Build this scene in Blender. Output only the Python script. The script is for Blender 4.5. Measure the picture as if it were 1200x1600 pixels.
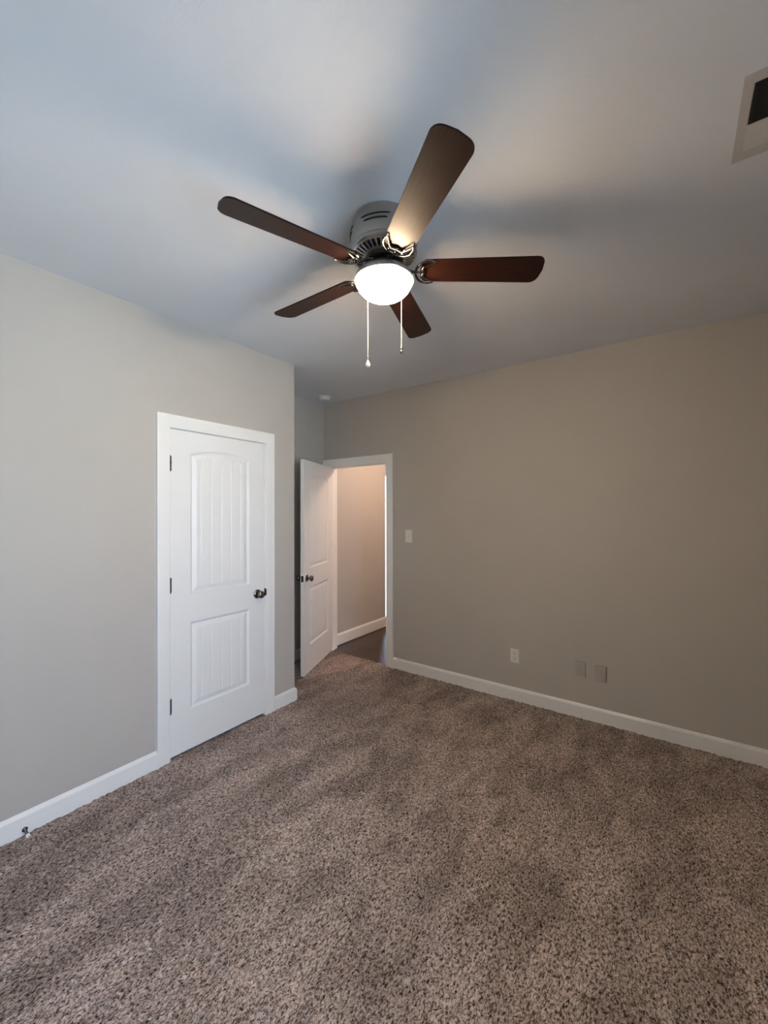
import bpy, bmesh, math, random
import numpy as np
from mathutils import Vector, Matrix

# ------------------------------------------------------------------ start
for o in list(bpy.data.objects):
    bpy.data.objects.remove(o, do_unlink=True)
scene = bpy.context.scene
COL = scene.collection
random.seed(4)
R = math.radians

# room measures (metres)
XL, YB, XA, YC, H = -2.547, 3.346, -3.221, 2.2985, 2.743   # left wall, back wall, nook wall, corner, ceiling
XR, YR = 0.58, -0.586                                       # right wall, rear wall (behind the camera)
WT = 0.12                                                   # wall thickness
WX0, WX1, WZ0, WZ1 = -0.35, 1.25, 0.70, 2.15                # window in the right wall, beside the camera: y range, z range
HX0, HXR, HY1 = -3.205, -1.3, 4.75                          # hall beyond the doorway
HWE = 4.520                                                 # end of the hall's left wall

# camera
cam = bpy.data.cameras.new('camera')
cam.sensor_fit = 'HORIZONTAL'
cam.sensor_width = 36.0
cam.lens = 638.2 / 1200.0 * 36.0
cam.clip_start = 0.02
cam_ob = bpy.data.objects.new('camera', cam)
COL.objects.link(cam_ob)
cam_ob.location = (0, 0, 1.5369)
cam_ob.rotation_euler = (R(90.048), R(0.069), R(35.544))
scene.camera = cam_ob

# colour management
scene.view_settings.view_transform = 'Standard'
scene.view_settings.look = 'None'
scene.view_settings.gamma = 1
scene.view_settings.use_curve_mapping = False
scene.view_settings.exposure = 0.0
scene.cycles.use_denoising = True
scene.cycles.max_bounces = 14
scene.cycles.diffuse_bounces = 8
scene.cycles.sample_clamp_indirect = 6

# world: bright overcast sky above, sunlit yard below the horizon
SKY = (7.8, 9.9, 13.8, 1)        # radiance of the sky seen from the window
YARD = (9.0, 11.7, 14.8, 1)     # radiance of the bright yard below the horizon
world = bpy.data.worlds.new('world')
scene.world = world
world.use_nodes = True
wn, wl = world.node_tree.nodes, world.node_tree.links
wn.clear()
w_out = wn.new('ShaderNodeOutputWorld')
w_bg = wn.new('ShaderNodeBackground')
w_tc = wn.new('ShaderNodeTexCoord')
w_sep = wn.new('ShaderNodeSeparateXYZ')
w_ramp = wn.new('ShaderNodeValToRGB')
w_map = wn.new('ShaderNodeMapRange')
w_map.inputs['From Min'].default_value = -1
w_map.inputs['From Max'].default_value = 1
w_ramp.color_ramp.elements[0].position = 0.47
w_ramp.color_ramp.elements[1].position = 0.53
w_ramp.color_ramp.elements[0].color = [c / 20 for c in YARD[:3]] + [1]
w_ramp.color_ramp.elements[1].color = [c / 20 for c in SKY[:3]] + [1]
w_bg.inputs['Strength'].default_value = 20.0
wl.new(w_tc.outputs['Generated'], w_sep.inputs[0])
wl.new(w_sep.outputs['Z'], w_map.inputs['Value'])
wl.new(w_map.outputs[0], w_ramp.inputs[0])
wl.new(w_ramp.outputs[0], w_bg.inputs['Color'])
wl.new(w_bg.outputs[0], w_out.inputs[0])


def area_light(name, loc, rot, sx, sy, energy=0, color=(1, 1, 1), portal=False):
    l = bpy.data.lights.new(name, 'AREA')
    l.shape = 'RECTANGLE'
    l.size, l.size_y = sx, sy
    l.energy = energy
    l.color = color
    if portal:
        l.cycles.is_portal = True
    o = bpy.data.objects.new(name, l)
    COL.objects.link(o)
    o.location, o.rotation_euler = loc, rot
    return o


# portals help sample the daylight that comes through the two glazed openings
area_light('window_portal', (XR + WT + 0.01, (WX0 + WX1) / 2, (WZ0 + WZ1) / 2), (R(90), 0, R(90)), WX1 - WX0, WZ1 - WZ0, portal=True)
area_light('hall_portal', (-3.68, HY1 + WT + 0.01, 1.05), (R(-90), 0, 0), 0.7, 2.0, portal=True)

BULB_W = 6.0
BOWL_S = 245.0
HALL_W = 34.0
WARM = (1.0, 0.78, 0.52)

# hall ceiling lamp beyond the doorway
hl = bpy.data.lights.new('hall_lamp', 'POINT')
hl.energy = HALL_W
hl.color = (1.0, 0.71, 0.54)
hl.shadow_soft_size = 0.10
hlo = bpy.data.objects.new('hall_lamp', hl)
COL.objects.link(hlo)
hlo.location = (-2.1, 4.15, 2.45)


# ------------------------------------------------------------------ materials
def new_mat(name):
    m = bpy.data.materials.new(name)
    m.use_nodes = True
    n, l = m.node_tree.nodes, m.node_tree.links
    b = n['Principled BSDF']
    return m, n, l, b


def noise(n, l, scale, detail=2.0, vec=None, rough=0.5, dist=0.0):
    t = n.new('ShaderNodeTexNoise')
    t.inputs['Scale'].default_value = scale
    t.inputs['Detail'].default_value = detail
    t.inputs['Roughness'].default_value = rough
    t.inputs['Distortion'].default_value = dist
    if vec is not None:
        l.new(vec, t.inputs['Vector'])
    return t


def ramp(n, l, fac, stops):
    r = n.new('ShaderNodeValToRGB')
    e = r.color_ramp.elements
    e[0].position, e[0].color = stops[0][0], (*stops[0][1], 1)
    e[1].position, e[1].color = stops[-1][0], (*stops[-1][1], 1)
    for p, c in stops[1:-1]:
        k = e.new(p)
        k.color = (*c, 1)
    l.new(fac, r.inputs[0])
    return r


def mapping(n, l, src, scale=(1, 1, 1), rot=(0, 0, 0)):
    m = n.new('ShaderNodeMapping')
    m.inputs['Scale'].default_value = scale
    m.inputs['Rotation'].default_value = rot
    l.new(src, m.inputs['Vector'])
    return m.outputs[0]


def bump(n, l, b, h, strength, dist):
    k = n.new('ShaderNodeBump')
    k.inputs['Strength'].default_value = strength
    k.inputs['Distance'].default_value = dist
    l.new(h, k.inputs['Height'])
    l.new(k.outputs[0], b.inputs['Normal'])
    return k


def paint(name, col, rough, scale=260, dist=0.0006, var=0.03, strength=0.35):
    m, n, l, b = new_mat(name)
    tc = n.new('ShaderNodeTexCoord')
    v = noise(n, l, 1.7, 3, tc.outputs['Object'])
    lo = [c * (1 - var) for c in col]
    hi = [min(1, c * (1 + var)) for c in col]
    r = ramp(n, l, v.outputs['Fac'], [(0.3, lo), (0.7, hi)])
    l.new(r.outputs[0], b.inputs['Base Color'])
    b.inputs['Roughness'].default_value = rough
    t = noise(n, l, scale, 3, tc.outputs['Object'])
    bump(n, l, b, t.outputs['Fac'], strength, dist)
    return m


M_WALL = paint('greige_wall_paint', (0.495, 0.463, 0.420), 0.75)
M_CEIL = paint('ceiling_paint', (0.80, 0.80, 0.815), 0.85, scale=120, dist=0.002, strength=0.5)
M_PATCH = paint('patched_drywall', (0.56, 0.53, 0.50), 0.9, scale=60, dist=0.002, var=0.10)
M_PLATE = paint('shade_toned_plate', (0.440, 0.405, 0.355), 0.5, var=0.01)  # wall paint toned darker, standing in for the shadow lines round the plates
M_PATCH2 = paint('skimmed_drywall', (0.63, 0.605, 0.58), 0.9, scale=70, dist=0.003, var=0.05)
M_HALLWALL = paint('hall_wall_paint', (0.52, 0.485, 0.445), 0.7)
M_TRIM = paint('white_trim_paint', (0.88, 0.862, 0.828), 0.38, scale=90, dist=0.0003, var=0.01, strength=0.2)
M_DOOR = paint('white_door_paint', (0.86, 0.848, 0.822), 0.42, scale=160, dist=0.0003, var=0.01, strength=0.2)
M_PLASTIC = paint('white_plastic', (0.80, 0.78, 0.73), 0.35, scale=40, dist=0.0001, var=0.01, strength=0.1)
M_IVORY = paint('ivory_plastic', (0.50, 0.45, 0.31), 0.4, scale=40, dist=0.0001, var=0.02, strength=0.1)
M_WHITE = paint('white_rubber', (0.85, 0.84, 0.80), 0.5, scale=40, dist=0.0001, var=0.02, strength=0.1)


def metal(name, col, rough, metallic=1.0):
    m, n, l, b = new_mat(name)
    tc = n.new('ShaderNodeTexCoord')
    t = noise(n, l, 14, 4, tc.outputs['Object'])
    r = ramp(n, l, t.outputs['Fac'], [(0.3, [c * 0.88 for c in col]), (0.7, col)])
    l.new(r.outputs[0], b.inputs['Base Color'])
    mr = n.new('ShaderNodeMapRange')
    mr.inputs['To Min'].default_value = rough * 0.8
    mr.inputs['To Max'].default_value = rough * 1.25
    l.new(t.outputs['Fac'], mr.inputs['Value'])
    l.new(mr.outputs[0], b.inputs['Roughness'])
    b.inputs['Metallic'].default_value = metallic
    return m


M_NICKEL = metal('brushed_nickel', (0.46, 0.43, 0.39), 0.34)
M_POLISH = metal('polished_nickel', (0.17, 0.15, 0.135), 0.15)
M_PAN = metal('glow_lightened_nickel', (0.62, 0.57, 0.52), 0.30)  # nickel with the lit bowl's glow on the pan put into its colour
M_BRONZE = metal('dark_bronze', (0.075, 0.06, 0.05), 0.28)
M_DARK = metal('dark_steel', (0.030, 0.026, 0.022), 0.45, 0.6)
M_KNOB = metal('pewter_knob', (0.20, 0.185, 0.17), 0.20)
M_CHAIN = metal('pale_chain', (0.85, 0.80, 0.72), 0.35, 0.6)
M_BLACK = metal('vent_black', (0.004, 0.0035, 0.003), 0.6, 0.1)

# carpet: heather of taupe and brown yarns, lighter and darker where the nap lies over
m, n, l, b = new_mat('brown_carpet')
tc = n.new('ShaderNodeTexCoord')
vec = mapping(n, l, tc.outputs['Object'], (1.0, 0.55, 1.0), (0, 0, R(-30)))
t1 = noise(n, l, 150, 2.5, vec, 0.62, 0.7)
t2 = noise(n, l, 310, 1.5, tc.outputs['Object'], 0.5)
mixv = n.new('ShaderNodeMath'); mixv.operation = 'MULTIPLY_ADD'
mixv.inputs[1].default_value = 0.35
l.new(t2.outputs['Fac'], mixv.inputs[0]); l.new(t1.outputs['Fac'], mixv.inputs[2])
r1 = ramp(n, l, mixv.outputs[0], [(0.53, (0.032, 0.020, 0.015)), (0.62, (0.215, 0.163, 0.136)), (0.71, (0.385, 0.315, 0.278)), (0.86, (0.58, 0.50, 0.46))])
nap = noise(n, l, 2.1, 3.5, mapping(n, l, tc.outputs['Object'], (1.5, 0.7, 1), (0, 0, R(38))), 0.6, 0.4)
nap2 = noise(n, l, 5.5, 2, mapping(n, l, tc.outputs['Object'], (1.6, 0.8, 1), (0, 0, R(-25))), 0.5, 0.2)
nadd = n.new('ShaderNodeMath'); nadd.operation = 'MULTIPLY_ADD'; nadd.inputs[1].default_value = 0.5
l.new(nap2.outputs['Fac'], nadd.inputs[0]); l.new(nap.outputs['Fac'], nadd.inputs[2])
nr = n.new('ShaderNodeMapRange')
nr.inputs['From Min'].default_value = 0.62
nr.inputs['From Max'].default_value = 0.88
nr.inputs['To Min'].default_value = 0.70
nr.inputs['To Max'].default_value = 1.18
l.new(nadd.outputs[0], nr.inputs['Value'])
mx = n.new('ShaderNodeVectorMath'); mx.operation = 'SCALE'
l.new(r1.outputs[0], mx.inputs[0]); l.new(nr.outputs[0], mx.inputs['Scale'])
l.new(mx.outputs[0], b.inputs['Base Color'])
b.inputs['Roughness'].default_value = 1.0
b.inputs['Specular IOR Level'].default_value = 0.05
bump(n, l, b, t2.outputs['Fac'], 0.6, 0.003)
M_CARPET = m

# dark plank floor of the hall
m, n, l, b = new_mat('dark_plank_floor')
tc = n.new('ShaderNodeTexCoord')
br = n.new('ShaderNodeTexBrick')
br.inputs['Scale'].default_value = 1.0
br.inputs['Brick Width'].default_value = 1.1
br.inputs['Row Height'].default_value = 0.12
br.inputs['Mortar Size'].default_value = 0.002
br.inputs['Color1'].default_value = (0.040, 0.022, 0.014, 1)
br.inputs['Color2'].default_value = (0.065, 0.037, 0.024, 1)
br.inputs['Mortar'].default_value = (0.01, 0.006, 0.004, 1)
l.new(tc.outputs['Object'], br.inputs['Vector'])
g = noise(n, l, 9, 5, mapping(n, l, tc.outputs['Object'], (1, 14, 1)))
gm = n.new('ShaderNodeMix'); gm.data_type = 'RGBA'; gm.blend_type = 'MULTIPLY'; gm.inputs[0].default_value = 0.6
gr = ramp(n, l, g.outputs['Fac'], [(0.3, (0.5, 0.5, 0.5)), (0.7, (1, 1, 1))])
l.new(br.outputs['Color'], gm.inputs[6]); l.new(gr.outputs[0], gm.inputs[7])
l.new(gm.outputs[2], b.inputs['Base Color'])
b.inputs['Roughness'].default_value = 0.3
M_WOOD = m

# fan blade: dark mahogany veneer, grain along the blade
m, n, l, b = new_mat('mahogany_blade')
tc = n.new('ShaderNodeTexCoord')
g = noise(n, l, 6, 5, mapping(n, l, tc.outputs['Object'], (1.2, 26, 4)), 0.6, 0.3)
gr = ramp(n, l, g.outputs['Fac'], [(0.25, (0.007, 0.0024, 0.0016)), (0.5, (0.017, 0.0048, 0.0027)), (0.8, (0.030, 0.009, 0.0046))])
l.new(gr.outputs[0], b.inputs['Base Color'])
b.inputs['Roughness'].default_value = 0.36
b.inputs['Specular IOR Level'].default_value = 0.19
bump(n, l, b, g.outputs['Fac'], 0.05, 0.0004)
M_BLADE = m

# lit frosted glass bowl
m, n, l, b = new_mat('lit_frosted_glass')
n.remove(b)
outn = n['Material Output']
em = n.new('ShaderNodeEmission')
em.inputs['Color'].default_value = (1.0, 0.75, 0.49, 1)
em.inputs['Strength'].default_value = BOWL_S
tr = n.new('ShaderNodeBsdfTransparent')
gl = n.new('ShaderNodeBsdfGlossy'); gl.inputs['Roughness'].default_value = 0.15
lw = n.new('ShaderNodeLayerWeight'); lw.inputs['Blend'].default_value = 0.3
ns = noise(n, l, 30, 2, n.new('ShaderNodeTexCoord').outputs['Object'])
er = n.new('ShaderNodeMapRange'); er.inputs['To Min'].default_value = BOWL_S * 0.95; er.inputs['To Max'].default_value = BOWL_S * 1.05
l.new(ns.outputs['Fac'], er.inputs['Value']); l.new(er.outputs[0], em.inputs['Strength'])
m1 = n.new('ShaderNodeMixShader'); m1.inputs[0].default_value = 0.45
l.new(em.outputs[0], m1.inputs[1]); l.new(tr.outputs[0], m1.inputs[2])
m2 = n.new('ShaderNodeMixShader'); m2.inputs[0].default_value = 0.05
l.new(m1.outputs[0], m2.inputs[1]); l.new(gl.outputs[0], m2.inputs[2])
l.new(m2.outputs[0], outn.inputs['Surface'])
M_BOWL = m

m, n, l, b = new_mat('lit_bulb')
b.inputs['Emission Color'].default_value = (1, 0.8, 0.55, 1)
b.inputs['Emission Strength'].default_value = 20
M_BULB = m

# window glass: clear with a thin reflection
m, n, l, b = new_mat('window_glass')
n.remove(b)
tr = n.new('ShaderNodeBsdfTransparent')
tr.inputs['Color'].default_value = (0.96, 0.98, 0.97, 1)
gl = n.new('ShaderNodeBsdfGlossy'); gl.inputs['Roughness'].default_value = 0.02
fr = n.new('ShaderNodeFresnel')
mm = n.new('ShaderNodeMixShader')
l.new(fr.outputs[0], mm.inputs[0]); l.new(tr.outputs[0], mm.inputs[1]); l.new(gl.outputs[0], mm.inputs[2])
l.new(mm.outputs[0], n['Material Output'].inputs['Surface'])
M_GLASS = m


# ------------------------------------------------------------------ builders
def link(name, bm, mat, parent=None, smooth=None, loc=None, rot=None):
    me = bpy.data.meshes.new(name)
    bmesh.ops.recalc_face_normals(bm, faces=bm.faces)
    bm.to_mesh(me)
    bm.free()
    me.materials.append(mat)
    o = bpy.data.objects.new(name, me)
    COL.objects.link(o)
    if smooth is not None:
        for p in me.polygons:
            p.use_smooth = True
        me.set_sharp_from_angle(angle=R(smooth))
    if loc is not None:
        o.location = loc
    if rot is not None:
        o.rotation_euler = rot
    if parent is not None:
        o.parent = parent
    return o


def empty(name, loc=(0, 0, 0), rz=0.0):
    o = bpy.data.objects.new(name, None)
    o.empty_display_size = 0.1
    COL.objects.link(o)
    o.location = loc
    o.rotation_euler = (0, 0, rz)
    return o


def tag(o, label=None, cat=None, group=None, kind=None):
    if label: o['label'] = label
    if cat: o['category'] = cat
    if group: o['group'] = group
    if kind: o['kind'] = kind
    return o


def box(bm, x0, x1, y0, y1, z0, z1, bev=0.0):
    g = bmesh.ops.create_cube(bm, size=1)
    vs = g['verts']
    for v in vs:
        v.co = Vector((x0 + (v.co.x + .5) * (x1 - x0), y0 + (v.co.y + .5) * (y1 - y0), z0 + (v.co.z + .5) * (z1 - z0)))
    if bev > 0:
        es = list({e for v in vs for e in v.link_edges})
        bmesh.ops.bevel(bm, geom=es, offset=bev, segments=2, affect='EDGES', profile=0.5)
    return bm


def lathe(bm, prof, seg=64, close=False, mat=None):
    """prof: list of (r, z) revolved round local Z."""
    rings = []
    for r, z in prof:
        if r < 1e-6:
            rings.append([bm.verts.new((0, 0, z))])
        else:
            rings.append([bm.verts.new((r * math.cos(2 * math.pi * k / seg), r * math.sin(2 * math.pi * k / seg), z)) for k in range(seg)])
    pairs = list(zip(rings[:-1], rings[1:]))
    if close:
        pairs.append((rings[-1], rings[0]))
    for a, c in pairs:
        for k in range(seg):
            k2 = (k + 1) % seg
            if len(a) == 1 and len(c) == 1:
                continue
            if len(a) == 1:
                bm.faces.new((a[0], c[k], c[k2]))
            elif len(c) == 1:
                bm.faces.new((a[k], a[k2], c[0]))
            else:
                bm.faces.new((a[k], a[k2], c[k2], c[k]))
    return bm


def tube(bm, pts, rads, seg=10, flat=1.0, caps=True):
    """tube through pts; flat squashes it along the local up axis."""
    pts = [Vector(p) for p in pts]
    if not isinstance(rads, (list, tuple)):
        rads = [rads] * len(pts)
    rings = []
    up = Vector((0, 0, 1))
    for i, p in enumerate(pts):
        d = (pts[min(i + 1, len(pts) - 1)] - pts[max(i - 1, 0)]).normalized()
        a = up if abs(d.dot(up)) < 0.9 else Vector((1, 0, 0))
        s = d.cross(a).normalized()
        u = s.cross(d).normalized()
        rings.append([bm.verts.new(p + s * rads[i] * math.cos(2 * math.pi * k / seg) + u * rads[i] * flat * math.sin(2 * math.pi * k / seg)) for k in range(seg)])
    for a, c in zip(rings[:-1], rings[1:]):
        for k in range(seg):
            k2 = (k + 1) % seg
            bm.faces.new((a[k], a[k2], c[k2], c[k]))
    if caps:
        bm.faces.new(rings[0][::-1])
        bm.faces.new(rings[-1])
    return bm


def sweep(bm, path, prof, closed=False):
    """path: 2-D points (in x,z of the local frame) with outward unit offsets -> profile u (outwards), d (towards -y)."""
    rings = []
    for (px, pz, ox, oz) in path:
        rings.append([bm.verts.new((px + ox * u, -d, pz + oz * u)) for u, d in prof])
    for a, c in zip(rings[:-1], rings[1:]):
        for k in range(len(prof) - 1):
            bm.faces.new((a[k], a[k + 1], c[k + 1], c[k]))
    for rr in (rings[0], rings[-1]):
        try:
            bm.faces.new(rr)
        except Exception:
            pass
    return bm


def structure(name, bm, mat, parent=None, **k):
    o = link(name, bm, mat, parent, **k)
    if parent is None:
        o['kind'] = 'structure'
    return o


# ------------------------------------------------------------------ the shell
# carpet as real pile relief
def carpet():
    x0, x1, y0, y1 = XA, XR, YR, YB + 0.020
    step = 0.0058
    nx, ny = int((x1 - x0) / step) + 1, int((y1 - y0) / step) + 1
    rng = np.random.default_rng(7)
    X = np.linspace(x0, x1, nx); Y = np.linspace(y0, y1, ny)

    def vnoise(cx, cy, ang=0.0):
        gx, gy = np.meshgrid(X, Y)
        c, s = math.cos(ang), math.sin(ang)
        u = (gx * c + gy * s) / cx + 5000; v = (-gx * s + gy * c) / cy + 5000
        iu, iv = np.floor(u).astype(np.int64), np.floor(v).astype(np.int64)
        fu, fv = u - iu, v - iv
        fu = fu * fu * (3 - 2 * fu); fv = fv * fv * (3 - 2 * fv)
        tab = rng.random(65536)
        h = lambda a, bb: tab[((a * 73856093) ^ (bb * 19349663)) & 65535]
        return (h(iu, iv) * (1 - fu) + h(iu + 1, iv) * fu) * (1 - fv) + (h(iu, iv + 1) * (1 - fu) + h(iu + 1, iv + 1) * fu) * fv

    z = 0.0090 * (vnoise(0.011, 0.016, 0.6) - 0.6) + 0.0050 * (vnoise(0.0075, 0.0075, 0.2) - 0.5) + 0.0015 * (vnoise(0.09, 0.16, -0.5) - 0.5)
    gx, gy = np.meshgrid(X, Y)
    co = np.stack([gx, gy, z], -1).reshape(-1, 3).astype(np.float32)
    idx = np.arange(nx * ny).reshape(ny, nx)
    q = np.stack([idx[:-1, :-1], idx[:-1, 1:], idx[1:, 1:], idx[1:, :-1]], -1).reshape(-1)
    nf = (nx - 1) * (ny - 1)
    me = bpy.data.meshes.new('floor')
    me.vertices.add(nx * ny); me.vertices.foreach_set('co', co.ravel())
    me.loops.add(nf * 4); me.loops.foreach_set('vertex_index', q.astype(np.int32))
    me.polygons.add(nf)
    me.polygons.foreach_set('loop_start', np.arange(0, nf * 4, 4, dtype=np.int32))
    me.polygons.foreach_set('loop_total', np.full(nf, 4, dtype=np.int32))
    me.polygons.foreach_set('use_smooth', np.ones(nf, dtype=bool))
    me.update(calc_edges=True)
    me.materials.append(M_CARPET)
    o = bpy.data.objects.new('floor', me)
    COL.objects.link(o)
    o['kind'] = 'structure'
    return o


carpet()
bm = bmesh.new(); box(bm, XA - 1.2, HXR + WT, YB + 0.021, HY1 + WT, -0.06, -0.012)
structure('floor', bm, M_WOOD)

# ceiling over the room, the closet and the hall
bm = bmesh.new(); box(bm, XA - 1.3, XR + WT, YR - WT, HY1 + WT, H, H + 0.1)
structure('ceiling', bm, M_CEIL)

# closet door opening in the left wall, entry opening in the back wall
C0, C1, CH = 1.284, 2.000, 2.062      # closet: y range and head of the opening
E0, E1, EH = -3.138, -2.363, 2.037    # entry: x range and head of the opening

bm = bmesh.new()
box(bm, XL - WT, XL, YR, C0 - 0.018, -0.02, H)
box(bm, XL - WT, XL, C1 + 0.018, YC, -0.02, H)
box(bm, XL - WT, XL, C0 - 0.018, C1 + 0.018, CH + 0.018, H)
structure('wall_left', bm, M_WALL)
bm = bmesh.new(); box(bm, XA, XL - WT, YC - WT, YC, -0.02, H)
structure('wall_closet', bm, M_WALL)
bm = bmesh.new(); box(bm, XA - WT, XA, YR - WT, YB + WT, -0.02, H)
structure('wall_nook', bm, M_WALL)
bm = bmesh.new()
box(bm, XA, E0 - 0.018, YB, YB + WT, -0.02, H)
box(bm, E1 + 0.018, XR + WT, YB, YB + WT, -0.02, H)
box(bm, E0 - 0.018, E1 + 0.018, YB, YB + WT, EH + 0.018, H)
structure('wall_back', bm, M_WALL)
bm = bmesh.new()
box(bm, XR, XR + WT, YR - WT, WX0, -0.02, H)
box(bm, XR, XR + WT, WX1, YB, -0.02, H)
box(bm, XR, XR + WT, WX0, WX1, -0.02, WZ0)
box(bm, XR, XR + WT, WX0, WX1, WZ1, H)
structure('wall_right', bm, M_WALL)
bm = bmesh.new(); box(bm, XA, XR, YR - WT, YR, -0.02, H)
structure('wall_rear', bm, M_WALL)

# hall walls
bm = bmesh.new()
box(bm, HX0 - WT, HX0, YB + WT, HWE, -0.02, H)
box(bm, HX0 - 1.1, HX0 - WT, HWE - WT, HWE, -0.02, H)
structure('wall_hall_left', bm, M_HALLWALL)
bm = bmesh.new(); box(bm, HXR, HXR + WT, YB + WT, HY1 + WT, -0.02, H)
structure('wall_hall_right', bm, M_HALLWALL)
GX0, GX1, GH = -4.03, -3.33, 2.075
bm = bmesh.new()
box(bm, HX0 - 1.1, GX0, HY1, HY1 + WT, -0.02, H)
box(bm, GX1, HXR, HY1, HY1 + WT, -0.02, H)
box(bm, GX0, GX1, HY1, HY1 + WT, GH, H)
structure('wall_hall_far', bm, M_HALLWALL)
bm = bmesh.new(); box(bm, HX0 - 1.22, HX0 - 1.1, HWE - WT, HY1 + WT, -0.02, H)
structure('wall_hall_entry', bm, M_HALLWALL)

# baseboards
BH, BT = 0.104, 0.015
BPROF = [(0, 0), (0, BT), (0.084, BT), (0.088, BT - 0.0008), (0.095, 0.0095), (0.101, 0.0045), (BH, 0.0025), (BH, 0)]   # height, thickness


def baseboard(name, pts, mat=M_TRIM, prof=BPROF):
    """pts along the wall with the room on the right-hand side; mitred at corners."""
    pts = [Vector((p[0], p[1])) for p in pts]
    nrm = []
    for a, c in zip(pts[:-1], pts[1:]):
        d = (c - a).normalized()
        nrm.append(Vector((d.y, -d.x)))
    bm = bmesh.new()
    rings = []
    for i, p in enumerate(pts):
        if i == 0: off = nrm[0]
        elif i == len(pts) - 1: off = nrm[-1]
        else:
            off = nrm[i - 1] + nrm[i]
            off = off / off.dot(nrm[i])
        rings.append([bm.verts.new((p.x + off.x * t, p.y + off.y * t, h - (0.004 if h == 0 else 0))) for h, t in prof])
    for a, c in zip(rings[:-1], rings[1:]):
        for k in range(len(prof)):
            k2 = (k + 1) % len(prof)
            bm.faces.new((a[k], a[k2], c[k2], c[k]))
    bm.faces.new(rings[0]); bm.faces.new(rings[-1])
    return structure(name, bm, mat)


CO = 0.078   # casing width
baseboard('baseboard_left', [(XL, YR), (XL, C0 - CO)])
baseboard('baseboard_corner', [(XL, C1 + CO + 0.012), (XL, YC), (XA + 0.0155, YC)][::1])
baseboard('baseboard_nook', [(XA, YC), (XA, YB - 0.001)])
baseboard('baseboard_back', [(E1 + CO + 0.004, YB), (XR - 0.016, YB)])
baseboard('baseboard_right', [(XR, YB), (XR, YR + 0.016)])
baseboard('baseboard_rear', [(XR, YR), (XL + 0.016, YR)])
HB = [(h * 1.22, t) for h, t in BPROF]
baseboard('baseboard_hall', [(HX0, YB + WT), (HX0, HWE), (HX0 - 0.9, HWE)], prof=HB)


# ------------------------------------------------------------------ doors
def casing_mesh(x0, x1, z1, w, zb=-0.004):
    prof = [(0.0, 0.0), (0.0, 0.009), (0.004, 0.011), (0.012, 0.0115), (0.020, 0.0125), (w * 0.62, 0.0165), (w * 0.72, 0.0155),
            (w * 0.78, 0.0165), (w * 0.93, 0.0175), (w * 0.985, 0.0160), (w, 0.012), (w, 0.0)]
    bm = bmesh.new()
    sweep(bm, [(x0, zb, -1, 0), (x0, z1, -1, 1), (x1, z1, 1, 1), (x1, zb, 1, 0)], prof)
    return bm


def leaf_mesh(W, Hh, T, panels, grooves, step=0.0035):
    """moulded two-panel leaf; x from the hinge, face 0 at y=0 (towards -y), other face at y=T."""
    def lines(lo, hi, st, extra):
        a = list(np.arange(lo, hi, st)) + [hi] + extra
        a = sorted(set(round(v, 5) for v in a))
        out = [a[0]]
        for v in a[1:]:
            if v - out[-1] > 0.0006: out.append(v)
        out[-1] = hi
        return np.array(out)
    ex_x, ex_z = [], []
    for (a, c, z0, z1, rise) in panels:
        for e in (0, 0.003, 0.006, 0.009, 0.013, 0.018, 0.042):
            ex_x += [a + e, c - e]; ex_z += [z0 + e]
    for g in grooves:
        ex_x += [g - 0.0035, g, g + 0.0035]
    X = lines(0, W, 0.012, ex_x + list(np.arange(panels[0][0] - .004, panels[0][0] + .05, .003)) + list(np.arange(panels[0][1] - .05, panels[0][1] + .004, .003)))
    zx = []
    for (a, c, z0, z1, rise) in panels:
        zx += list(np.arange(z1 - 0.055, z1 + rise + .01, 0.0028)) + list(np.arange(z0 - .003, z0 + .05, .003))
    Z = lines(0, Hh, 0.05, ex_z + zx)
    gx, gz = np.meshgrid(X, Z)
    dep = np.zeros_like(gx)
    for (a, c, z0, z1, rise) in panels:
        m_ = (a + c) / 2; hw = (c - a) / 2
        if rise > 0:
            rad = (hw * hw + rise * rise) / (2 * rise)
            dtop = rad - np.hypot(gx - m_, gz - (z1 + rise - rad))
        else:
            dtop = z1 - gz
        d = np.minimum(np.minimum(gx - a, c - gx), np.minimum(gz - z0, dtop))
        prof = np.interp(d, [0, 0.003, 0.008, 0.012, 0.018, 0.024, 0.042, 0.046], [0, 0.0035, 0.0078, 0.0115, 0.0118, 0.0098, 0.0036, 0.0030])
        gr = np.zeros_like(gx)
        for g in grooves:
            gr = np.maximum(gr, np.clip(1 - np.abs(gx - g) / 0.0035, 0, 1) * 0.0030)
        gr = gr * (d > 0.045)
        dep = np.where(d > 0, prof + gr, dep)
    nx, nz = len(X), len(Z)
    bm = bmesh.new()
    A = [[bm.verts.new((X[i], dep[j, i], Z[j])) for i in range(nx)] for j in range(nz)]
    B = [[bm.verts.new((X[i], T - dep[j, i], Z[j])) for i in range(nx)] for j in range(nz)]
    for j in range(nz - 1):
        for i in range(nx - 1):
            bm.faces.new((A[j][i], A[j][i + 1], A[j + 1][i + 1], A[j + 1][i]))
            bm.faces.new((B[j][i + 1], B[j][i], B[j + 1][i], B[j + 1][i + 1]))
    for j in range(nz - 1):
        bm.faces.new((A[j][0], A[j + 1][0], B[j + 1][0], B[j][0]))
        bm.faces.new((A[j + 1][-1], A[j][-1], B[j][-1], B[j + 1][-1]))
    for i in range(nx - 1):
        bm.faces.new((A[0][i + 1], A[0][i], B[0][i], B[0][i + 1]))
        bm.faces.new((A[-1][i], A[-1][i + 1], B[-1][i + 1], B[-1][i]))
    return bm


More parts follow.
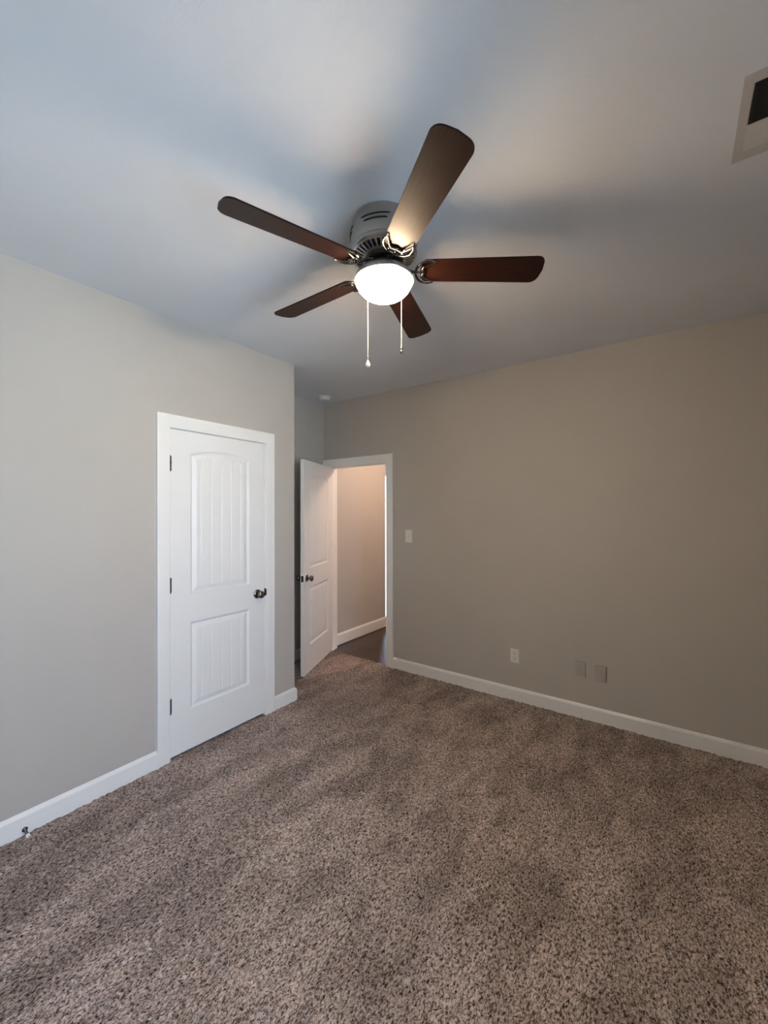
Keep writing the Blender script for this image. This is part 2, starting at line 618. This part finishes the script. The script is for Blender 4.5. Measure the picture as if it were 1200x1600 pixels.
def knob(parent, x, z, y=0.0, side=-1):
    """door knob on the face at y, sticking out towards side*y."""
    bm = bmesh.new()
    lathe(bm, [(0, 0), (0.033, 0), (0.0335, 0.003), (0.031, 0.0065), (0.022, 0.010), (0.013, 0.013), (0.0115, 0.020), (0.012, 0.027),
               (0.018, 0.031), (0.0245, 0.037), (0.0275, 0.045), (0.0268, 0.053), (0.022, 0.0595), (0.012, 0.0632), (0, 0.064)], 40)
    return link('door_knob', bm, M_KNOB, parent, smooth=50, loc=(x, y, z), rot=(R(90) if side < 0 else R(-90), 0, 0))


def hinge(parent, z, mat=M_BRONZE, x=0.0, y=0.0):
    bm = bmesh.new()
    for k in range(5):
        lathe_ = bmesh.ops.create_cone(bm, cap_ends=True, segments=16, radius1=0.0065, radius2=0.0065, depth=0.0172,
                                       matrix=Matrix.Translation((x - 0.003, y - 0.006, z - 0.036 + k * 0.018)))
    for s in (-1, 1):
        bmesh.ops.create_uvsphere(bm, u_segments=10, v_segments=6, radius=0.0055, matrix=Matrix.Translation((x - 0.003, y - 0.006, z + s * 0.047)))
    box(bm, x - 0.001, x + 0.009, y - 0.0012, y + 0.002, z - 0.045, z + 0.045)
    return link('hinge', bm, mat, parent, smooth=40)


def jamb_mesh(x0, x1, z1, stop_y):
    bm = bmesh.new()
    t = 0.0179
    box(bm, x0 - t, x0, 0.0, WT, -0.01, z1 + t)
    box(bm, x1, x1 + t, 0.0, WT, -0.01, z1 + t)
    box(bm, x0, x1, 0.0, WT, z1, z1 + t)
    s0, s1 = stop_y, stop_y + 0.032
    box(bm, x0, x0 + 0.010, s0, s1, -0.01, z1)
    box(bm, x1 - 0.010, x1, s0, s1, -0.01, z1)
    box(bm, x0 + 0.010, x1 - 0.010, s0, s1, z1 - 0.010, z1)
    return bm


# door 1: closed closet door in the left wall (local x runs along the wall, -y points into the room)
d1 = empty('door_1', (XL, 0, 0), R(90)); d1['kind'] = 'structure'
d1['label'] = 'closed white arch-panel closet door in the left wall'
link('door_casing', casing_mesh(C0 - 0.0, C1 + 0.004, CH + 0.002, 0.081), M_TRIM, d1, smooth=28)
link('door_jamb', jamb_mesh(C0, C1, CH, 0.040), M_TRIM, d1)
LW1 = C1 - C0 - 0.007
bm = leaf_mesh(LW1, 2.042, 0.035, [(0.131, LW1 - 0.131, 0.995, 1.898, 0.036), (0.131, LW1 - 0.131, 0.258, 0.812, 0)],
               [0.204, 0.279, LW1 / 2, LW1 - 0.279, LW1 - 0.204])
leaf1 = link('door_leaf', bm, M_DOOR, d1, smooth=30, loc=(C0 + 0.0035, 0.001, 0.016))
for z in (1.826, 1.069, 0.319):
    hinge(leaf1, z)
knob(leaf1, LW1 - 0.062, 0.912, 0.0, -1)
# strike lip curling round the jamb beside the knob
bm = bmesh.new()
tube(bm, [(C1 + 0.001, 0.006, 0.930), (C1 + 0.003, -0.006, 0.930), (C1 + 0.008, -0.013, 0.930)], 0.017, seg=12, flat=1.0)
for v in bm.verts:
    v.co.x = C1 + (v.co.x - C1) * 0.25
    v.co.y = max(min(v.co.y, 0.004), -0.014)
bm.free()
bm = bmesh.new()
for k in range(6):
    a0, a1 = R(15 * k), R(15 * (k + 1))
    hh = lambda a: 0.030 - 0.010 * (a / R(90)) ** 2
    p0 = (C1 - 0.003 + 0.012 * (1 - math.cos(a0)), -0.002 - 0.012 * math.sin(a0)); p1 = (C1 - 0.003 + 0.012 * (1 - math.cos(a1)), -0.002 - 0.012 * math.sin(a1))
    vs = [bm.verts.new((p0[0], p0[1], 0.933 - hh(a0))), bm.verts.new((p1[0], p1[1], 0.933 - hh(a1))), bm.verts.new((p1[0], p1[1], 0.933 + hh(a1))), bm.verts.new((p0[0], p0[1], 0.933 + hh(a0)))]
    bm.faces.new(vs)
bmesh.ops.remove_doubles(bm, verts=bm.verts, dist=0.0002)
bmesh.ops.solidify(bm, geom=list(bm.faces), thickness=0.0014)
link('strike_plate', bm, M_BRONZE, d1, smooth=40)

# door 2: entry doorway in the back wall, its leaf standing open into the nook
d2 = empty('door_2', (0, YB, 0), 0.0); d2['kind'] = 'structure'
d2['label'] = 'open white arch-panel entry door in the back wall'
link('door_casing', casing_mesh(E0 - 0.001, E1 + 0.002, EH + 0.002, 0.082), M_TRIM, d2, smooth=28)
link('door_jamb', jamb_mesh(E0, E1, EH, 0.040), M_TRIM, d2)
bm = casing_mesh(E0 + 0.0, E1, EH, 0.065)
bmesh.ops.scale(bm, vec=(1, -1, 1), verts=bm.verts)
link('door_casing', bm, M_TRIM, d2, smooth=28, loc=(0, WT, 0))
LW2 = 0.765
bm = leaf_mesh(LW2, 2.018, 0.035, [(0.133, LW2 - 0.133, 0.992, 1.868, 0.040), (0.133, LW2 - 0.133, 0.256, 0.808, 0)],
               [0.215, 0.2985, LW2 / 2, LW2 - 0.2985, LW2 - 0.215])
leaf2 = link('door_leaf', bm, M_DOOR, d2, smooth=30, loc=(E0 + 0.006, -0.004, 0.013), rot=(0, 0, R(-67.3)))
for z in (1.80, 1.06, 0.31):
    hinge(leaf2, z)
knob(leaf2, LW2 - 0.062, 0.905, 0.035, 1)
knob(leaf2, LW2 - 0.062, 0.905, 0.0, -1)
bm = bmesh.new(); box(bm, LW2 - 0.0005, LW2 + 0.0014, 0.006, 0.029, 0.877, 0.933)
box(bm, LW2, LW2 + 0.011, 0.011, 0.024, 0.894, 0.916, 0.002)
link('latch_plate', bm, M_BRONZE, leaf2)

# ------------------------------------------------------------------ window (out of view, right of the camera) and glazed hall door
w1 = empty('window_1', (XR, 0, 0), R(90)); w1['kind'] = 'structure'
bm = bmesh.new()
yf0, yf1 = -WT + 0.01, -WT + 0.06     # local y runs to -x, so the outside is at negative y
fw = 0.04
box(bm, WX0, WX0 + fw, yf0, yf1, WZ0, WZ1); box(bm, WX1 - fw, WX1, yf0, yf1, WZ0, WZ1)
box(bm, WX0 + fw, WX1 - fw, yf0, yf1, WZ0, WZ0 + fw); box(bm, WX0 + fw, WX1 - fw, yf0, yf1, WZ1 - fw, WZ1)
mid = (WX0 + WX1) / 2
box(bm, mid - 0.03, mid + 0.03, yf0, yf1, WZ0 + fw, WZ1 - fw)
zm = (WZ0 + WZ1) / 2
box(bm, WX0 + fw, mid - 0.03, yf0, yf1, zm - 0.018, zm + 0.018); box(bm, mid + 0.03, WX1 - fw, yf0, yf1, zm - 0.018, zm + 0.018)
link('window_frame', bm, M_TRIM, w1)
for a, c in ((WX0 + fw, mid - 0.03), (mid + 0.03, WX1 - fw)):
    bm = bmesh.new(); box(bm, a, c, yf0 + 0.022, yf0 + 0.026, WZ0 + fw, WZ1 - fw)
    link('pane', bm, M_GLASS, w1)
bm = bmesh.new(); box(bm, WX0 - 0.05, WX1 + 0.05, -0.0, 0.045, WZ0 - 0.024, WZ0 - 0.002, 0.004)
link('window_sill', bm, M_TRIM, w1)

g = empty('door_3', (0, HY1, 0)); g['kind'] = 'structure'
bm = bmesh.new()
box(bm, GX0, GX0 + 0.02, 0.02, 0.07, 0, GH); box(bm, GX1 - 0.02, GX1, 0.02, 0.07, 0, GH)
box(bm, GX0 + 0.02, GX1 - 0.02, 0.02, 0.07, GH - 0.02, GH); box(bm, GX0 + 0.02, GX1 - 0.02, 0.02, 0.07, -0.012, 0.05)
link('door_frame', bm, M_TRIM, g)
bm = bmesh.new(); box(bm, GX0 + 0.02, GX1 - 0.02, 0.043, 0.047, 0.05, GH - 0.02)
link('pane', bm, M_GLASS, g)

# ------------------------------------------------------------------ ceiling fan
FX, FY = -0.985, 1.381
fan = empty('ceiling_fan', (FX, FY, H))
tag(fan, 'flush ceiling fan with five dark mahogany blades and a lit glass bowl', 'ceiling fan')
BZ = 2.540 - H      # blade plane
bm = bmesh.new()
lathe(bm, [(0, 0), (0.118, 0), (0.124, -0.006), (0.132, -0.016), (0.1375, -0.034), (0.139, -0.055), (0.139, -0.098), (0.1365, -0.118),
           (0.1355, -0.121), (0.137, -0.124), (0.1375, -0.132), (0.134, -0.140), (0.130, -0.143), (0.128, -0.141), (0, -0.139)], 96)
link('motor_housing', bm, M_NICKEL, fan, smooth=35)
# louvre slots pressed into the housing's side
bm = bmesh.new()
for k in range(5):
    for zz, span, dr in ((-0.060, 26, 0.0), (-0.077, 21, 0.0)):
        a0 = R(34.8 + 36 + 72 * k + 4)
        pts = []
        for i in range(13):
            a = a0 + R(span) * (i / 6 - 1)
            rr = 0.1391 + dr
            pts.append((rr * math.cos(a), rr * math.sin(a), zz))
        tube(bm, pts, [0.0004] + [0.0030] * 11 + [0.0004], seg=8)
link('vent_slot', bm, M_DARK, fan, smooth=60)['label'] = 'dark louvre slots in the motor housing'
# ring of cooling fins under the motor
bm = bmesh.new()
nf = 36
for k in range(nf):
    a = 2 * math.pi * k / nf
    c, s = math.cos(a), math.sin(a)
    hw = 0.0036
    for (r0, z0), (r1, z1) in (((0.129, -0.141), (0.122, -0.149)), ((0.122, -0.149), (0.094, -0.158)), ((0.094, -0.158), (0.082, -0.158))):
        w0, w1 = hw * r0 / 0.11, hw * r1 / 0.11
        v = []
        for (rr, zz, ww) in ((r0, z0, w0), (r1, z1, w1)):
            for sg in (-1, 1):
                for dz in (0, 0.008):
                    v.append(bm.verts.new((rr * c - sg * ww * s, rr * s + sg * ww * c, zz + dz)))
        for f in ((0, 1, 3, 2), (4, 6, 7, 5), (0, 4, 5, 1), (2, 3, 7, 6), (0, 2, 6, 4), (1, 5, 7, 3)):
            bm.faces.new([v[i] for i in f])
lathe(bm, [(0.130, -0.138), (0.1325, -0.146), (0.127, -0.1485), (0.123, -0.144)], 96, close=True)
lathe(bm, [(0.092, -0.150), (0.092, -0.161), (0.080, -0.162), (0.080, -0.150)], 72, close=True)
link('cooling_ring', bm, M_PAN, fan, smooth=35)
bm = bmesh.new(); lathe(bm, [(0, -0.141), (0.1275, -0.141), (0.118, -0.1445), (0.085, -0.149), (0, -0.149)], 64)
link('motor_core', bm, M_DARK, fan, smooth=40)
bm = bmesh.new(); lathe(bm, [(0, -0.146), (0.079, -0.148), (0.080, -0.158), (0.078, -0.168), (0.070, -0.1745), (0.050, -0.176), (0, -0.176)], 64)
link('flywheel', bm, M_BRONZE, fan, smooth=40)
# neck and pan of the light kit
bm = bmesh.new(); lathe(bm, [(0, -0.172), (0.043, -0.172), (0.045, -0.176), (0.046, -0.182), (0.045, -0.188), (0.0, -0.190)], 64)
link('switch_cup', bm, M_PAN, fan, smooth=35)
bm = bmesh.new()
lathe(bm, [(0, -0.2045), (0.042, -0.2045), (0.042, -0.1865), (0.052, -0.1870), (0.060, -0.1905), (0.064, -0.1975), (0.078, -0.2015), (0.096, -0.2095), (0.112, -0.2215), (0.1205, -0.234),
           (0.1235, -0.246), (0.1215, -0.2495), (0.1185, -0.2475), (0.1175, -0.240), (0.108, -0.231), (0.09, -0.2225), (0, -0.214)], 96)
link('light_pan', bm, M_PAN, fan, smooth=35)
bm = bmesh.new()
prof = []
for i in range(15):
    a = R(90) * i / 14
    prof.append((0.1165 * math.cos(a) ** 0.85 if i < 14 else 0, -0.243 - 0.078 * math.sin(a)))
lathe(bm, prof, 72)
link('glass_bowl', bm, M_BOWL, fan, smooth=60)['label'] = 'lit frosted glass bowl'
bm = bmesh.new()
lathe(bm, [(0, -0.215), (0.013, -0.215), (0.013, -0.240), (0.018, -0.252), (0.026, -0.270), (0.028, -0.283), (0.024, -0.296), (0.013, -0.305), (0, -0.3075)], 32)
bulb = link('bulb', bm, M_BULB, fan, smooth=60)
pl = bpy.data.lights.new('bulb_light', 'POINT')
pl.energy = BULB_W
pl.color = WARM
pl.shadow_soft_size = 0.012
plo = bpy.data.objects.new('bulb_light', pl)
COL.objects.link(plo)
plo.parent = fan
plo.location = (0, 0, -0.3125)

# blade with its forked iron, built once, then copied
PITCH = R(12.5)


def blade_outline():
    r0, r1 = 0.150, 0.655
    pts = []
    w0, w1 = 0.056, 0.0675
    # root: rounded
    for i in range(9):
        a = R(90 + 180 * i / 8)
        pts.append((r0 + 0.022 + 0.022 * math.cos(a), w0 * math.sin(a) * (1 if abs(math.sin(a)) > .99 else 0.98)))
    # along the lower side to the tip
    rc = 0.034
    ybot = -w1
    xt = r1
    for i in range(7):
        a = R(-90 + 90 * i / 6)
        pts.append((xt - rc - 0.005 + rc * math.cos(a), ybot + rc + rc * math.sin(a)))
    pts.append((xt, 0))
    for i in range(7):
        a = R(0 + 90 * i / 6)
        pts.append((xt - rc - 0.005 + rc * math.cos(a), w1 - rc + rc * math.sin(a)))
    return pts


bm = bmesh.new()
ol = blade_outline()
vb = [bm.verts.new((x, y, -0.003)) for x, y in ol]
fb = bm.faces.new(vb)
ex = bmesh.ops.extrude_face_region(bm, geom=[fb])
for v in ex['geom']:
    if isinstance(v, bmesh.types.BMVert):
        v.co.z = 0.003
es = [e for e in bm.edges if abs(e.verts[0].co.z - e.verts[1].co.z) < 1e-6]
bmesh.ops.bevel(bm, geom=es, offset=0.0012, segments=2, affect='EDGES')
blade0 = link('blade', bm, M_BLADE, fan, smooth=30)

bm = bmesh.new()
zi = -0.0085
W = 0.055
# outer C of the fork
pts = []
for i in range(25):
    a = R(62 + (360 - 124) * i / 24)
    pts.append((0.183 + 0.052 * math.cos(a) * 1.0, W * 1.06 * math.sin(a), zi))
rad = [0.0028 + 0.0030 * math.sin(math.pi * i / 24) for i in range(25)]
tube(bm, pts, rad, seg=10, flat=0.75)
# inner crescent, bowed back towards the motor, ending in the same horns
pts = []
for i in range(25):
    t = i / 12 - 1
    y = 0.047 * t
    pts.append((0.207 - 0.044 * (1 - t * t) ** 0.8 + (0.012 * math.cos(t * math.pi * 2.0) - 0.012) * 0.45, y, zi - 0.001))
tube(bm, pts, [0.0025 + 0.0040 * math.sin(math.pi * i / 24) for i in range(25)], seg=10, flat=0.7)
# spokes with screw bosses
for y in (-0.026, 0.0, 0.026):
    xa = 0.183 - 0.052 * math.sqrt(max(0, 1 - (y / (W * 1.06)) ** 2))
    tube(bm, [(xa, y, zi), (xa + 0.016, y * 1.05, zi + 0.001), (0.167 + abs(y) * 0.35, y * 1.1, zi)], [0.0045, 0.0036, 0.0045], seg=8, flat=0.8)
    bmesh.ops.create_uvsphere(bm, u_segments=14, v_segments=8, radius=0.0062, matrix=Matrix.Translation((xa + 0.014, y * 1.05, zi)) @ Matrix.Scale(0.55, 4, (0, 0, 1)))
iron_fork = bm
# arm from the flywheel: leaves flat, swells, drops and rises to the fork
pts = [(0.058, 0, 0.027), (0.070, 0.0, 0.025), (0.086, 0.003, 0.017), (0.100, 0.004, 0.009), (0.113, 0.003, 0.000), (0.125, 0.0, -0.007), (0.136, 0, -0.009)]
tube(bm, pts, [0.009, 0.0115, 0.0085, 0.0068, 0.0062, 0.0066, 0.0072], seg=14, flat=0.72)
bmesh.ops.create_uvsphere(bm, u_segments=16, v_segments=10, radius=0.0125, matrix=Matrix.Translation((0.066, 0, 0.024)) @ Matrix.Scale(0.7, 4, (0, 0, 1)))
iron0 = link('blade_iron', bm, M_POLISH, blade0, smooth=50)

for k in range(5):
    if k == 0:
        bl, ir = blade0, iron0
    else:
        bl = blade0.copy(); COL.objects.link(bl); bl.parent = fan
        ir = iron0.copy(); COL.objects.link(ir); ir.parent = bl
    ang = R(34.8 + 72 * k)
    # clockwise side (seen from above) is the higher edge
    bl.matrix_local = Matrix.Translation((0, 0, BZ)) @ Matrix.Rotation(ang, 4, 'Z') @ Matrix.Rotation(-PITCH, 4, 'X')

# pull chains
cr = (math.cos(R(35.544)), math.sin(R(35.544)))
cf = (-math.sin(R(35.544)), math.cos(R(35.544)))


def chain(lat, dep, ztop, zend, fob):
    x, y = cr[0] * lat + cf[0] * dep, cr[1] * lat + cf[1] * dep
    bm = bmesh.new()
    nseg = int((ztop - zend) / 0.0042)
    tube(bm, [(x, y, ztop), (x, y, zend)], 0.0007, seg=6)
    for i in range(nseg):
        bmesh.ops.create_uvsphere(bm, u_segments=6, v_segments=4, radius=0.0013, matrix=Matrix.Translation((x, y, ztop - 0.0042 * (i + 0.5))))
    # little nipple that brings the chain out of the cup
    rr = math.hypot(x, y)
    tube(bm, [(x * 0.043 / rr, y * 0.043 / rr, -0.182), (x * 0.9, y * 0.9, ztop + 0.004), (x, y, ztop)], [0.003, 0.0024, 0.0018], seg=8)
    ch = link('pull_chain', bm, M_CHAIN, fan, smooth=60)
    bm = bmesh.new()
    lathe(bm, fob, 20)
    link('chain_fob', bm, M_CHAIN if fob is FOB1 else M_POLISH, ch, smooth=50, loc=(x, y, zend))
    return ch


FOB1 = [(0, 0.004), (0.003, 0.002), (0.0075, -0.006), (0.0105, -0.014), (0.0110, -0.019), (0.0085, -0.025), (0.004, -0.028), (0, -0.0285)]
FOB2 = [(0, 0.003), (0.003, 0.002), (0.0066, -0.001), (0.0066, -0.005), (0.0026, -0.008), (0.0026, -0.010), (0.0058, -0.013), (0.0066, -0.019), (0.0052, -0.025), (0, -0.028)]
chain(-0.0715, 0.103, -0.205, 2.203 - H, FOB1)
chain(0.0765, 0.103, -0.205, 2.262 - H, FOB2)

# ------------------------------------------------------------------ small fittings
# smoke detector
sd = empty('smoke_detector', (-2.985, 3.115, H))
tag(sd, 'round white smoke detector on the ceiling above the open entry door', 'smoke detector')
bm = bmesh.new(); lathe(bm, [(0, 0), (0.068, 0), (0.069, -0.006), (0.066, -0.010), (0, -0.010)], 48)
link('base', bm, M_PLASTIC, sd, smooth=35)
bm = bmesh.new(); lathe(bm, [(0, -0.010), (0.052, -0.010), (0.055, -0.016), (0.055, -0.030), (0.050, -0.038), (0.030, -0.041), (0, -0.0415)], 48)
link('cover', bm, M_PLASTIC, sd, smooth=35)

# ceiling register with a patched square of drywall round it
bm = bmesh.new()
box(bm, 0.158, XR, 1.503, 1.538, H - 0.0025, H + 0.001); box(bm, 0.158, XR, 1.812, 1.851, H - 0.0025, H + 0.001)
box(bm, 0.158, 0.183, 1.538, 1.812, H - 0.0025, H + 0.001); box(bm, 0.495, XR, 1.538, 1.688, H - 0.0025, H + 0.001)
rng = random.Random(3)
structure('trim_1', bm, M_PATCH)
bm = bmesh.new(); box(bm, 0.183, XR, 1.688, 1.812, H - 0.0018, H + 0.001)
structure('trim_2', bm, M_PATCH2)
v = empty('ceiling_vent', (0.339, 1.613, H))
tag(v, 'black slatted air vent set in the patched ceiling', 'air vent')
bm = bmesh.new()
fx, fy = 0.156, 0.075
box(bm, -fx, fx, -fy, -fy + 0.008, -0.006, 0); box(bm, -fx, fx, fy - 0.008, fy, -0.006, 0)
box(bm, -fx, -fx + 0.008, -fy + 0.008, fy - 0.008, -0.006, 0); box(bm, fx - 0.008, fx, -fy + 0.008, fy - 0.008, -0.006, 0)
link('vent_frame', bm, M_BLACK, v)
bm = bmesh.new(); box(bm, -fx + 0.004, fx - 0.004, -fy + 0.004, fy - 0.004, -0.0012, -0.0002)
link('backing', bm, M_BLACK, v)
for k in range(9):
    bm = bmesh.new()
    box(bm, -fx + 0.008, fx - 0.008, -0.0012, 0.0012, -0.0055, 0.0055)
    bmesh.ops.rotate(bm, cent=(0, 0, 0), matrix=Matrix.Rotation(R(62), 3, 'X'), verts=bm.verts)
    link('slat', bm, M_BLACK, v, loc=(0, -0.059 + k * 0.01475, -0.0042))


def plate_mesh(w=0.072, h=0.117, t=0.0055):
    bm = bmesh.new()
    box(bm, -w / 2, w / 2, -t, 0, -h / 2, h / 2)
    es = [e for e in bm.edges if e.verts[0].co.y < -t + 1e-5 and e.verts[1].co.y < -t + 1e-5]
    bmesh.ops.bevel(bm, geom=es, offset=0.0035, segments=3, affect='EDGES')
    return bm


def screw(parent, z, mat):
    bm = bmesh.new()
    lathe(bm, [(0, 0.001), (0.003, 0.001), (0.003, -0.0004), (0.002, -0.0010), (0, -0.0011)], 12)
    link('screw', bm, mat, parent, smooth=40, loc=(0, -0.0055, z), rot=(R(-90), 0, 0))


sw = empty('light_switch', (-2.096, YB, 1.307))
tag(sw, 'white wall switch plate beside the entry doorway', 'light switch')
link('wall_plate', plate_mesh(0.076, 0.120), M_PLASTIC, sw, smooth=40)
bm = bmesh.new(); box(bm, -0.0165, 0.0165, -0.0075, -0.005, -0.033, 0.033, 0.001)
link('switch_bezel', bm, M_PLASTIC, sw)
bm = bmesh.new(); box(bm, -0.005, 0.005, -0.018, -0.006, -0.010, 0.010, 0.0018)
link('toggle', bm, M_PLASTIC, sw, rot=(R(-18), 0, 0))
screw(sw, 0.047, M_PLASTIC); screw(sw, -0.047, M_PLASTIC)

ou = empty('wall_outlet', (-1.076, YB, 0.361))
tag(ou, 'white duplex power outlet low on the back wall, nearest the doorway', 'power outlet')
link('wall_plate', plate_mesh(0.070, 0.114), M_PLASTIC, ou, smooth=40)
for s in (-1, 1):
    bm = bmesh.new()
    bmesh.ops.create_cone(bm, cap_ends=True, segments=28, radius1=0.0165, radius2=0.0165, depth=0.003, matrix=Matrix.Translation((0, -0.0068, s * 0.0195)) @ Matrix.Rotation(R(90), 4, 'X'))
    rc = link('receptacle', bm, M_PLASTIC, ou, smooth=40)
    bm = bmesh.new()
    zc = s * 0.0195
    box(bm, -0.0075, -0.0050, -0.0090, -0.0080, zc - 0.001, zc + 0.0075); box(bm, 0.0050, 0.0075, -0.0090, -0.0080, zc - 0.001, zc + 0.0065)
    box(bm, -0.0025, 0.0025, -0.0090, -0.0080, zc - 0.0095, zc - 0.0045)
    link('slot', bm, M_DARK, rc)
screw(ou, 0.0, M_PLASTIC)

cx = empty('cable_plate', (-0.581, YB, 0.362))
tag(cx, 'wall-coloured cover plate with tiny centre jack, left of the yellowish-socket plate', 'wall plate')
link('wall_plate', plate_mesh(0.070, 0.112, 0.010), M_PLATE, cx, smooth=40)
bm = bmesh.new()
lathe(bm, [(0, 0.0), (0.0075, 0.0), (0.0075, 0.003), (0.005, 0.004), (0.0047, 0.012), (0.0030, 0.0125), (0, 0.0125)], 18)
link('coax_connector', bm, M_WALL, cx, smooth=40, loc=(0, -0.0095, 0.0), rot=(R(90), 0, 0))
ph = empty('phone_plate', (-0.447, YB, 0.359))
tag(ph, 'wall-coloured cover plate with a yellowish socket, rightmost on the back wall', 'wall plate')
link('wall_plate', plate_mesh(0.072, 0.114, 0.011), M_PLATE, ph, smooth=40)
bm = bmesh.new(); box(bm, -0.008, 0.015, -0.0165, -0.0105, -0.014, 0.009, 0.0012)
link('jack_socket', bm, M_IVORY, ph)

# door stop on the left baseboard
ds = empty('door_stop', (XL + BT, 0.590, 0.025))
tag(ds, 'small spring door stop with white tip on the left baseboard', 'door stop')
bm = bmesh.new()
lathe(bm, [(0, 0), (0.0115, 0), (0.0115, 0.002), (0.008, 0.005), (0.005, 0.007), (0, 0.007)], 24)
link('base', bm, M_KNOB, ds, smooth=40, rot=(0, R(90), 0))
bm = bmesh.new()
pts = []
for i in range(121):
    a = 2 * math.pi * 10 * i / 120
    pts.append((0.006 + 0.034 * i / 120, 0.0048 * math.cos(a), 0.0048 * math.sin(a) - 0.010 * (i / 120) ** 2))
tube(bm, pts, 0.0012, seg=6)
link('spring', bm, M_KNOB, ds, smooth=60)
bm = bmesh.new()
lathe(bm, [(0, 0), (0.0075, 0), (0.0085, 0.003), (0.0085, 0.011), (0.006, 0.0135), (0, 0.0142)], 24)
link('tip', bm, M_WHITE, ds, smooth=40, loc=(0.038, 0.001, -0.010), rot=(0, R(102), 0))['label'] = 'white rubber tip'
